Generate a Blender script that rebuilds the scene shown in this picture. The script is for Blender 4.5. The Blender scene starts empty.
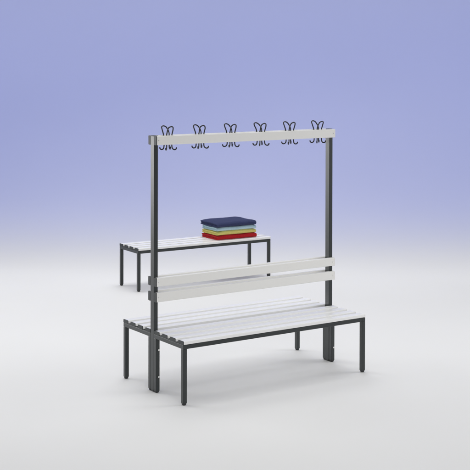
import bpy, bmesh, math, random
from mathutils import Vector, Matrix, noise

SC = bpy.context.scene
C = SC.collection

# ------------------------------------------------------------------ camera
CAM = dict(x=-3.9524, y=-6.8836, z=2.2085, yaw=-0.59, pitch=-0.0124, roll=0.0021, f=1198.43, py=73.5)
cd = bpy.data.cameras.new('camera'); cam = bpy.data.objects.new('camera', cd); C.objects.link(cam)
cy, sy = math.cos(CAM['yaw']), math.sin(CAM['yaw'])
r = Vector((cy, sy, 0)); fw = Vector((-sy, cy, 0)); up = Vector((0, 0, 1))
cp, sp = math.cos(CAM['pitch']), math.sin(CAM['pitch'])
fw2 = fw*cp + up*sp; up2 = -fw*sp + up*cp
cr, sr = math.cos(CAM['roll']), math.sin(CAM['roll'])
r3 = r*cr + up2*sr; up3 = -r*sr + up2*cr
m = Matrix.Identity(4)
for i in range(3):
    m[i][0] = r3[i]; m[i][1] = up3[i]; m[i][2] = -fw2[i]
m.translation = Vector((CAM['x'], CAM['y'], CAM['z']))
cam.matrix_world = m
cd.sensor_width = 36; cd.lens = CAM['f']/470*36
cd.shift_y = -(235-CAM['py'])/470
cd.clip_start = 0.1; cd.clip_end = 200
SC.camera = cam
FWD = fw.copy(); RGT = r.copy(); CPOS = Vector((CAM['x'], CAM['y'], 0))

# ------------------------------------------------------------------ world, lamps, exposure
w = bpy.data.worlds.new('World'); SC.world = w; w.use_nodes = True
bg = w.node_tree.nodes['Background']
bg.inputs['Color'].default_value = (0.97, 0.975, 0.99, 1); bg.inputs["Strength"].default_value = 0.31
SC.view_settings.view_transform = 'Standard'; SC.view_settings.look = 'None'
SC.view_settings.exposure = 0; SC.view_settings.gamma = 1

def area(name, loc, target, sx, sy_, power, color=(1, 1, 1), spread=180):
    l = bpy.data.lights.new(name, 'AREA'); l.shape = 'RECTANGLE'; l.size = sx; l.size_y = sy_
    l.energy = power; l.color = color; l.spread = math.radians(spread)
    o = bpy.data.objects.new(name, l); C.objects.link(o)
    o.location = loc
    o.rotation_euler = (Vector(target)-Vector(loc)).to_track_quat('-Z', 'Y').to_euler()
    return o
def cs(right, depth, z=0):      # a point given by metres to the right of and in front of the tripod
    p = CPOS + RGT*right + FWD*depth; p.z = z; return p

# big overhead softbox behind the bench, wide soft top light, weak fill from the front
area("softbox_lamp", cs(-0.7, 12.0, 5.6), (1.2, 0.3, 0.3), 5.0, 3.4, 98, (1, 1, 1), 150)
area("top_lamp", cs(0, 9.45, 5.6), cs(0, 9.45, 0), 17, 8.0, 122, (1, 1, 1), 42).rotation_euler = (0, 0, CAM["yaw"])
area("cove_fill_lamp", cs(0, 12.5, 5.2), cs(0, 12.5, 0), 17, 1.6, 20, (1, 1, 1), 36).rotation_euler = (0, 0, CAM["yaw"])  # added fill, only brightens the rear floor and the start of the cove
area("fill_lamp", cs(1.8, -0.5, 3.8), cs(0.3, 8, 0.6), 4.0, 2.4, 26, (1, 0.99, 0.97), 70)
area("right_fill_lamp", cs(6.4, 9.2, 2.2), cs(0.4, 8.2, 0.3), 3.0, 2.6, 30, (1, 1, 1), 80)  # unseen fill added at the right to lift the shade under the bench
area("side_lamp", cs(-6.2, 10.8, 1.9), cs(0, 7.9, 0.9), 4.4, 2.8, 56, (1, 1, 1), 80)
# unseen blue lamp, added to turn the white backdrop blue in its upper part
area("added_blue_lamp", cs(0, 9.9, 5.0), cs(0, 14.9, 2.0), 16, 4.6, 109, (0.13, 0.23, 0.98), 18)

# ------------------------------------------------------------------ materials
def mat(name, color, rough, metal=0.0, coat=0.0, spec=0.5, bump=None, vary=None, sheen=0.0):
    mt = bpy.data.materials.new(name); mt.use_nodes = True
    nt = mt.node_tree; b = nt.nodes['Principled BSDF']
    b.inputs['Base Color'].default_value = (*color, 1)
    b.inputs['Roughness'].default_value = rough; b.inputs['Metallic'].default_value = metal
    b.inputs['Coat Weight'].default_value = coat; b.inputs['Coat Roughness'].default_value = 0.12
    b.inputs['Specular IOR Level'].default_value = spec
    b.inputs['Sheen Weight'].default_value = sheen
    tc = nt.nodes.new('ShaderNodeTexCoord')
    if vary:            # (scale, amount): slight uneven wear and dust in the colour
        n = nt.nodes.new('ShaderNodeTexNoise'); n.inputs['Scale'].default_value = vary[0]; n.inputs['Detail'].default_value = 6
        nt.links.new(tc.outputs['Object'], n.inputs['Vector'])
        mx = nt.nodes.new('ShaderNodeMix'); mx.data_type = 'RGBA'
        mx.inputs[6].default_value = (*[c*(1-vary[1]) for c in color], 1)
        mx.inputs[7].default_value = (*[min(1, c*(1+vary[1])) for c in color], 1)
        nt.links.new(n.outputs['Fac'], mx.inputs[0]); nt.links.new(mx.outputs[2], b.inputs['Base Color'])
        rr = nt.nodes.new('ShaderNodeMapRange'); rr.inputs[3].default_value = rough*(1-vary[1]); rr.inputs[4].default_value = min(1, rough*(1+vary[1]))
        nt.links.new(n.outputs['Fac'], rr.inputs[0]); nt.links.new(rr.outputs[0], b.inputs['Roughness'])
    if bump:            # (scale, strength, distance)
        n2 = nt.nodes.new('ShaderNodeTexNoise'); n2.inputs['Scale'].default_value = bump[0]; n2.inputs['Detail'].default_value = 4
        nt.links.new(tc.outputs['Object'], n2.inputs['Vector'])
        bp = nt.nodes.new('ShaderNodeBump'); bp.inputs['Strength'].default_value = bump[1]; bp.inputs['Distance'].default_value = bump[2]
        nt.links.new(n2.outputs['Fac'], bp.inputs['Height']); nt.links.new(bp.outputs[0], b.inputs['Normal'])
    return mt

M_steel = mat('anthracite powder coated steel', (0.022, 0.027, 0.028), 0.34, bump=(900, 0.25, 0.0004), vary=(14, 0.12))
M_cap = mat('anthracite plastic cap', (0.028, 0.033, 0.034), 0.55, spec=0.35, vary=(30, 0.1))
M_foot = mat('black plastic foot', (0.018, 0.020, 0.021), 0.45, vary=(30, 0.1))
M_white = mat('white lacquered slat', (0.85, 0.85, 0.843), 0.22, spec=0.36, vary=(40, 0.01))
M_rail = mat('pale cream lacquered board', (0.80, 0.795, 0.775), 0.33, vary=(40, 0.01))
M_wire = mat('black lacquered wire', (0.010, 0.011, 0.016), 0.3, vary=(50, 0.1))
M_screw = mat('zinc screw', (0.75, 0.75, 0.74), 0.25, metal=1.0)
M_floor = mat('white studio paper', (0.745, 0.745, 0.742), 0.62, spec=0.25, vary=(0.9, 0.022), bump=(3, 0.04, 0.01))

# ------------------------------------------------------------------ helpers
def link(name, bm, material, parent=None, smooth=False):
    me = bpy.data.meshes.new(name)
    bmesh.ops.recalc_face_normals(bm, faces=bm.faces)
    bm.to_mesh(me); bm.free()
    if smooth:
        for p in me.polygons: p.use_smooth = True
    me.materials.append(material)
    o = bpy.data.objects.new(name, me); C.objects.link(o)
    if parent: o.parent = parent
    return o
def box(bm, x0, x1, y0, y1, z0, z1, bev=0.0, seg=2):
    t = bmesh.new()
    bmesh.ops.create_cube(t, size=1)
    for v in t.verts:
        v.co = Vector(((x0+x1)/2+v.co.x*(x1-x0), (y0+y1)/2+v.co.y*(y1-y0), (z0+z1)/2+v.co.z*(z1-z0)))
    if bev: bmesh.ops.bevel(t, geom=t.edges[:], offset=bev, segments=seg, affect='EDGES', profile=0.5)
    me = bpy.data.meshes.new('t'); t.to_mesh(me); t.free(); bm.from_mesh(me); bpy.data.meshes.remove(me)
def prism(bm, prof, x0, x1):      # profile of (y, z) points extruded along x
    a = [bm.verts.new((x0, y, z)) for y, z in prof]; b = [bm.verts.new((x1, y, z)) for y, z in prof]
    n = len(prof)
    for i in range(n): bm.faces.new((a[i], a[(i+1) % n], b[(i+1) % n], b[i]))
    bm.faces.new(a); bm.faces.new(list(reversed(b)))
def rrect(y0, y1, z0, z1, rad, n=5):
    out = []
    for cx, cz, a0 in ((y1-rad, z1-rad, 0), (y0+rad, z1-rad, 90), (y0+rad, z0+rad, 180), (y1-rad, z0+rad, 270)):
        for k in range(n+1):
            a = math.radians(a0+90*k/n); out.append((cx+rad*math.cos(a), cz+rad*math.sin(a)))
    return out
def tube(bm, pts, rad, seg=10):
    pts = [Vector(p) for p in pts]; rings = []
    ref = Vector((0.3, 0.2, 1)).normalized()
    t0 = (pts[1]-pts[0]).normalized(); u = t0.cross(ref).normalized()
    for i, p in enumerate(pts):
        t = (pts[min(i+1, len(pts)-1)]-pts[max(i-1, 0)]).normalized()
        u = (u-t*u.dot(t)).normalized(); v = t.cross(u)
        rings.append([bm.verts.new(p+(u*math.cos(2*math.pi*k/seg)+v*math.sin(2*math.pi*k/seg))*rad) for k in range(seg)])
    for a, b in zip(rings, rings[1:]):
        for k in range(seg): bm.faces.new((a[k], a[(k+1) % seg], b[(k+1) % seg], b[k]))
    for rg, p in ((rings[0], pts[0]+(pts[0]-pts[1]).normalized()*rad*0.7), (rings[-1], pts[-1]+(pts[-1]-pts[-2]).normalized()*rad*0.7)):
        c = bm.verts.new(p)
        for k in range(seg): bm.faces.new((rg[k], rg[(k+1) % seg], c))
def spline(pts, n=8):
    P = [Vector(p) for p in pts]; P = [2*P[0]-P[1]]+P+[2*P[-1]-P[-2]]; out = []
    for i in range(1, len(P)-2):
        a, b, c, d = P[i-1:i+3]
        for k in range(n):
            t = k/n
            out.append(0.5*((2*b)+(c-a)*t+(2*a-5*b+4*c-d)*t*t+(3*b-a-3*c+d)*t**3))
    out.append(P[-2]); return out
def thing(name, label, cat, loc, rz=0, group=None):
    o = bpy.data.objects.new(name, None); C.objects.link(o); o.empty_display_size = 0.1
    o.location = loc; o.rotation_euler = (0, 0, rz); o['label'] = label; o['category'] = cat
    if group: o['group'] = group
    return o

# ------------------------------------------------------------------ the setting: one sweep of floor and backdrop
bm = bmesh.new()
D0, RAD, ZT, HW, NW = 12.6, 3.6, 9.0, 20.0, 40
prof = [(-14+i*(D0+14)/30, 0.0) for i in range(31)]
for k in range(1, 41):
    a = math.radians(90*k/40); prof.append((D0+RAD*math.sin(a), RAD*(1-math.cos(a))))
prof += [(D0+RAD, RAD+(ZT-RAD)*i/6) for i in range(1, 7)]
rows = []
for d, z in prof:
    rows.append([bm.verts.new(cs(-HW+2*HW*i/NW, d, z)) for i in range(NW+1)])
for a, b in zip(rows, rows[1:]):
    for i in range(NW): bm.faces.new((a[i], a[i+1], b[i+1], b[i]))
sweep = link('backdrop', bm, M_floor, smooth=True); sweep['kind'] = 'structure'

# ------------------------------------------------------------------ bench pieces
L = 1.5; HS = 0.41; TS = 0.023; RH = 0.027; WL = 0.0285
def seat(parent, length, depth, y_out, sgn, n=4, gap=0.040):
    # slats run along x; y_out is the outer (front) edge, sgn the direction towards the inner edge
    bm = bmesh.new(); s = (depth-(n-1)*gap)/n; caps = []
    for k in range(n):
        ya = y_out+sgn*k*(s+gap); yb = ya+sgn*s; y0, y1 = min(ya, yb), max(ya, yb)
        prism(bm, rrect(y0, y1, HS-TS, HS, 0.005), 0.0045, length-0.0035)
        caps.append((y0, y1))
    st = link('seat', bm, M_white, parent); shade(st)
    for y0, y1 in caps:
        for x0, x1, m_ in ((0.0, 0.0045, M_cap), (length-0.0035, length, M_white)):
            b = bmesh.new(); prism(b, rrect(y0-0.0006, y1+0.0006, HS-TS+0.0003, HS+0.0006, 0.005), x0, x1)
            link('end_cap', b, m_, st)
    return st
def shade(o):
    me = o.data
    for p in me.polygons: p.use_smooth = True
    me.set_sharp_from_angle(angle=math.radians(50))
    wn = o.modifiers.new('normals', 'WEIGHTED_NORMAL'); wn.weight = 100; wn.keep_sharp = True
def leg(parent, x0, y0, z_top, wx=WL, wy=WL, screws=()):
    b = bmesh.new(); box(b, x0, x0+wx, y0, y0+wy, 0.013, z_top, 0.0022, 2)
    lg = link('leg', b, M_steel, parent); shade(lg)
    b = bmesh.new(); 
    # plastic foot: a plug with strongly rounded lower edges
    box(b, x0+0.0002, x0+wx-0.0002, y0+0.0002, y0+wy-0.0002, 0.0, 0.030, 0.010, 5)
    f = link('foot_cap', b, M_foot, lg); shade(f)
    return lg
def frame(parent, length, ya, yb, legs_inner=True):
    zt = HS-TS-0.0004; zb = zt-RH
    b = bmesh.new()
    box(b, 0.0, WL, ya, yb, zb, zt, 0.002)
    box(b, length-WL, length, ya, yb, zb, zt, 0.002)
    box(b, WL+0.0002, length-WL-0.0002, ya, ya+WL, zb, zt, 0.002)
    box(b, WL+0.0002, length-WL-0.0002, yb-WL, yb, zb, zt, 0.002)
    fr = link('seat_frame', b, M_steel, parent); shade(fr)
    return zb

# ------------------------------------------------------------------ 1: double sided changing room bench with coat rack
B = thing('changing_room_bench', 'large double-sided changing room bench with white slats, dark steel posts, backrest and coat hook rail', 'bench', (0, 0, 0))
DP = 0.046; OUT = 0.3967; IN = 0.0287
for s in (-1, 1):
    ya, yb = (-OUT, -DP/2-0.0003) if s < 0 else (DP/2+0.0003, OUT)
    zb = frame(B, L, ya, yb)
    seat(B, L, OUT-IN, s*OUT, -s)
    for x0 in (0.0, L-WL):
        leg(B, x0, ya if s < 0 else yb-WL, zb)          # outer leg
        il = leg(B, x0, (-DP/2-0.0003-WL) if s < 0 else DP/2+0.0003, zb)   # inner leg bolted to the post
        for z in (0.107, 0.285):                          # screw heads on the outside face
            b = bmesh.new(); yf = s*(DP/2+0.0003+WL)
            bmesh.ops.create_cone(b, cap_ends=True, segments=16, radius1=0.0062, radius2=0.0045, depth=0.005,
                                  matrix=Matrix.Translation((x0+WL*0.66, yf+s*0.0025, z)) @ Matrix.Rotation(math.radians(90)*s, 4, 'X'))
            link('screw', b, M_screw, il)
ZR0, ZR1 = 1.637, 1.697
for x0 in (0.0, L-0.0305):
    b = bmesh.new(); box(b, x0, x0+0.0305, -DP/2, DP/2, 0.013, ZR1-0.001, 0.0025, 2)
    p = link('post', b, M_steel, B); shade(p)
    b = bmesh.new(); box(b, x0+0.0002, x0+0.0303, -DP/2+0.0002, DP/2-0.0002, 0.0, 0.030, 0.010, 5)
    shade(link('foot_cap', b, M_foot, p))
    b = bmesh.new(); box(b, x0+0.001, x0+0.0295, -DP/2+0.001, DP/2-0.001, ZR1-0.003, ZR1+0.002, 0.0012, 2)
    link('end_cap', b, M_cap, p)
TB = 0.029
def board(name, s, z0, z1, mt):
    y0, y1 = (-DP/2-0.0004-TB, -DP/2-0.0004) if s < 0 else (DP/2+0.0004, DP/2+0.0004+TB)
    b = bmesh.new(); prism(b, rrect(y0, y1, z0, z1, 0.006), 0.0055, L-0.004)
    o = link(name, b, mt, B); shade(o)
    for xa, xb, m_ in ((0, 0.0055, M_cap), (L-0.004, L, mt)):
        b = bmesh.new(); prism(b, rrect(y0-0.0004, y1+0.0004, z0-0.0004, z1+0.0004, 0.006), xa, xb)
        link('end_cap', b, m_, o)
    # fixing screws over the posts
    for x in (0.018, L-0.018):
        b = bmesh.new(); yf = y0 if s < 0 else y1
        for z in ((z0+z1)/2,):
            bmesh.ops.create_cone(b, cap_ends=True, segments=14, radius1=0.0034, radius2=0.0028, depth=0.0012,
                                  matrix=Matrix.Translation((x, yf+s*0.0008, z)) @ Matrix.Rotation(math.radians(90)*s, 4, 'X'))
        link('screw', b, M_screw, o)
    return o
for s in (-1, 1):
    board('hook_rail', s, ZR0, ZR1, M_rail)
    board('backrest_board', s, 0.702, 0.761, M_rail)
    board('backrest_board', s, 0.600, 0.6625, M_rail)

# coat hooks: two bent wires back to back, each one a loop on top and two small hooks below
def hook_wire(x, s, rnd):
    R_ = 0.0043; yb = s*0.016; zc = 1.665
    def J(q):      # small hook below, at side q, from the tip inwards and up
        w_ = rnd.uniform(-0.0022, 0.0022)
        return [(x+q*0.041+w_, s*0.040, 1.6155), (x+q*0.0395+w_, s*0.0375, 1.6065), (x+q*0.034+w_, s*0.031, 1.6015),
                (x+q*0.0265+w_, s*0.023, 1.604), (x+q*0.0215, s*0.0185, 1.614), (x+q*0.0195, s*0.017, 1.637)]
    j = rnd.uniform(-0.0025, 0.0025)
    top = [(x-0.0215, s*0.019, 1.695), (x-0.0235, s*0.028, 1.718), (x-0.0255+j, s*0.040, 1.738),
           (x-0.0215+j, s*0.050, 1.7515), (x-0.006+j, s*0.054, 1.757), (x+0.009+j, s*0.049, 1.7515), (x+0.0175, s*0.037, 1.737),
           (x+0.0205, s*0.024, 1.717), (x+0.0200, s*0.018, 1.700)]
    path = J(-1)+[(x-0.020, yb, zc)]+top+[(x+0.020, yb, zc)]+list(reversed(J(1)))
    b = bmesh.new(); tube(b, spline(path, 7), R_, 12)
    return b
hook_rnd = random.Random(5)
for k in range(6):
    x = 0.1195+0.2522*k
    b = bmesh.new(); box(b, x-0.030, x+0.030, -0.0035, 0.0035, 1.645, 1.690, 0.0015)
    for zz in (1.655, 1.680): box(b, x-0.006, x+0.006, -DP/2+0.0003, DP/2-0.0003, zz-0.004, zz+0.004, 0.001)
    for q in (-1, 1): box(b, x+q*0.023-0.005, x+q*0.023+0.005, -0.0172, 0.0172, 1.655, 1.664, 0.001)
    hk = link('coat_hook', b, M_wire, B)
    for s in (-1, 1): link('hook_wire', hook_wire(x, s, hook_rnd), M_wire, hk, True)

# ------------------------------------------------------------------ 2: low bench behind
L2 = 1.503; DB = 0.3896
B2 = thing('slatted_bench', 'low backless bench with white slats and dark legs standing behind, carrying the towels', 'bench', (1.5787, 3.0184, 0), -0.0337)
zb = frame(B2, L2, 0.0, DB)
seat(B2, L2, DB, 0.0, 1)
for x0 in (0.0, L2-WL):
    for y0 in (0.0, DB-WL): leg(B2, x0, y0, zb)

# ------------------------------------------------------------------ folded towels
def terry(name, color):
    mt = bpy.data.materials.new(name); mt.use_nodes = True; nt = mt.node_tree; b = nt.nodes['Principled BSDF']
    b.inputs['Roughness'].default_value = 0.95; b.inputs['Specular IOR Level'].default_value = 0.15
    b.inputs['Sheen Weight'].default_value = 0.08; b.inputs['Sheen Roughness'].default_value = 0.5
    tc = nt.nodes.new('ShaderNodeTexCoord')
    v = nt.nodes.new('ShaderNodeTexVoronoi'); v.inputs['Scale'].default_value = 240
    n = nt.nodes.new('ShaderNodeTexNoise'); n.inputs['Scale'].default_value = 60; n.inputs['Detail'].default_value = 8
    nt.links.new(tc.outputs['Object'], v.inputs['Vector']); nt.links.new(tc.outputs['Object'], n.inputs['Vector'])
    mx = nt.nodes.new('ShaderNodeMix'); mx.data_type = 'RGBA'
    mx.inputs[6].default_value = (*[c*0.92 for c in color], 1); mx.inputs[7].default_value = (*[min(1, c*1.12) for c in color], 1)
    nt.links.new(n.outputs['Fac'], mx.inputs[0]); nt.links.new(mx.outputs[2], b.inputs['Base Color'])
    ad = nt.nodes.new('ShaderNodeMath'); ad.operation = 'ADD'
    nt.links.new(v.outputs['Distance'], ad.inputs[0]); nt.links.new(n.outputs['Fac'], ad.inputs[1])
    bp = nt.nodes.new('ShaderNodeBump'); bp.inputs['Strength'].default_value = 0.9; bp.inputs['Distance'].default_value = 0.008
    nt.links.new(ad.outputs[0], bp.inputs['Height']); nt.links.new(bp.outputs[0], b.inputs['Normal'])
    return mt

def nested_u(depth, h, th):
    """centre line in (y, z) of a towel folded in half twice: outer fold and inner fold both at the front"""
    pts = []
    r_o = (h-th)/2; r_i = r_o-th*1.02
    zc = h/2
    # outer: bottom back -> front -> top back
    n = 14
    outer = [(depth-th/2-(depth-th/2-r_o-th/2)*i/n, zc-r_o) for i in range(n)]
    cyo = r_o+th/2
    outer += [(cyo-r_o*math.sin(math.pi*k/10), zc-r_o*math.cos(math.pi*k/10)) for k in range(11)]
    outer += [(cyo+(depth-th/2-cyo)*i/n, zc+r_o) for i in range(1, n+1)]
    cyi = cyo
    inner = [(depth-0.004-th/2-(depth-0.004-th/2-cyi)*i/n, zc-r_i) for i in range(n)]
    inner += [(cyi-r_i*math.sin(math.pi*k/8), zc-r_i*math.cos(math.pi*k/8)) for k in range(9)]
    inner += [(cyi+(depth-0.004-th/2-cyi)*i/n, zc+r_i) for i in range(1, n+1)]
    return outer, inner

def towel(label, color, x0, y0, z0, length, depth, h, rz, seed, sag=0.0):
    th = h/4.25
    rnd = random.Random(seed)
    b = bmesh.new()
    for li, path in enumerate(nested_u(depth, h, th)):
        t = bmesh.new(); N = len(path); left = []; right = []
        for i, (y, z) in enumerate(path):
            a = Vector(path[max(i-1, 0)]); c = Vector(path[min(i+1, N-1)]); d = (c-a).normalized()
            nrm = Vector((-d.y, d.x)); wd = th*0.49
            if i in (0, N-1): wd *= 0.45
            elif i in (1, N-2): wd *= 0.92
            left.append((y+nrm.x*wd, z+nrm.y*wd)); right.append((y-nrm.x*wd, z-nrm.y*wd))
        loop = left+list(reversed(right))
        NX = 46; rings = []
        for j in range(NX+1):
            u = j/NX
            # rounded hems at both side ends
            e = min(j, NX-j); k = {0: 0.70, 1: 0.93, 2: 1.0}.get(e, 1.0)
            ring = []
            for i, (y, z) in enumerate(loop):
                ii = i if i < N else 2*N-1-i
                py, pz = path[ii]
                yy = py+(y-py)*k; zz = pz+(z-pz)*k
                q = (0.05 if e == 0 else 0.6 if e == 1 else 1.0)
                endw = noise.noise(Vector((py*7+seed, pz*12, (0 if j < NX/2 else 7))))*0.005+noise.noise(Vector((py*30+seed, 3, 0)))*0.0012
                inset = 0.0025*li+max(0, (py-depth+0.035)/0.035)**2*0.010+max(0, (0.02-py)/0.02)**2*0.004
                x = inset+endw+(length-2*inset-2*endw)*(0.0 if j == 0 else 1.0 if j == NX else 0.004 if j == 1 else 0.996 if j == NX-1 else 0.010 if j == 2 else 0.990 if j == NX-2 else u)
                f = noise.noise(Vector((x*7, py*8, seed*1.7)))*0.0050+noise.noise(Vector((x*22, py*20, seed)))*0.0012
                fy = noise.noise(Vector((x*6, pz*20, seed+9)))*0.004
                lift = (zz/h)
                edge = max(0, 1-min(x, length-x)/0.08)**2*0.008+max(0, 1-py/0.07)**2*0.005+max(0, 1-(depth-py)/0.07)**2*0.004
                zz2 = zz+f*lift-edge*lift-sag*(max(0, 1-x/0.10)**2)*lift
                ring.append(t.verts.new((x, yy+fy, max(zz2, 0.0003))))
            rings.append(ring)
        n = len(loop)
        for A, Bq in zip(rings, rings[1:]):
            for i in range(n): t.faces.new((A[i], A[(i+1) % n], Bq[(i+1) % n], Bq[i]))
        for rg in (rings[0], rings[-1]):
            for i in range(N-1): t.faces.new((rg[i], rg[i+1], rg[n-2-i], rg[n-1-i]))
        me = bpy.data.meshes.new('t'); t.to_mesh(me); t.free(); b.from_mesh(me); bpy.data.meshes.remove(me)
    o = link('folded_towel', b, terry('terry cloth', color), None, True)
    c_, s_ = math.cos(-0.0337), math.sin(-0.0337)
    o.location = (1.5787+c_*x0-s_*y0, 3.0184+s_*x0+c_*y0, z0)
    o.rotation_euler = (0, 0, -0.0337+rz)
    o['label'] = label; o['category'] = 'towel'; o['group'] = 'folded towels stacked on the rear bench'
    return o
z = HS+0.0008
for label, col, h, dx, dy, ln, dpth, rz in (
        ('red folded terry towel at the bottom of the stack on the rear bench', (0.62, 0.008, 0.018), 0.047, 0.0, 0.0, 0.462, 0.335, 0.0),
        ('yellow folded terry towel lying on the red towel', (1.0, 0.84, 0.25), 0.043, 0.004, 0.004, 0.454, 0.328, 0.008),
        ('light blue folded terry towel between the navy and yellow towels', (0.60, 0.84, 1.0), 0.041, 0.002, 0.005, 0.454, 0.328, -0.006),
        ('navy blue folded terry towel on top of the stack', (0.040, 0.052, 0.145), 0.049, -0.008, -0.004, 0.460, 0.346, 0.004)):
    towel(label, col, 0.908+dx, 0.045+dy, z, ln, dpth, h, rz, int(z*1000) % 97, 0.004)
    z += h-0.0015

SC.render.engine = 'CYCLES'
SC.render.resolution_x = 1024; SC.render.resolution_y = 1024
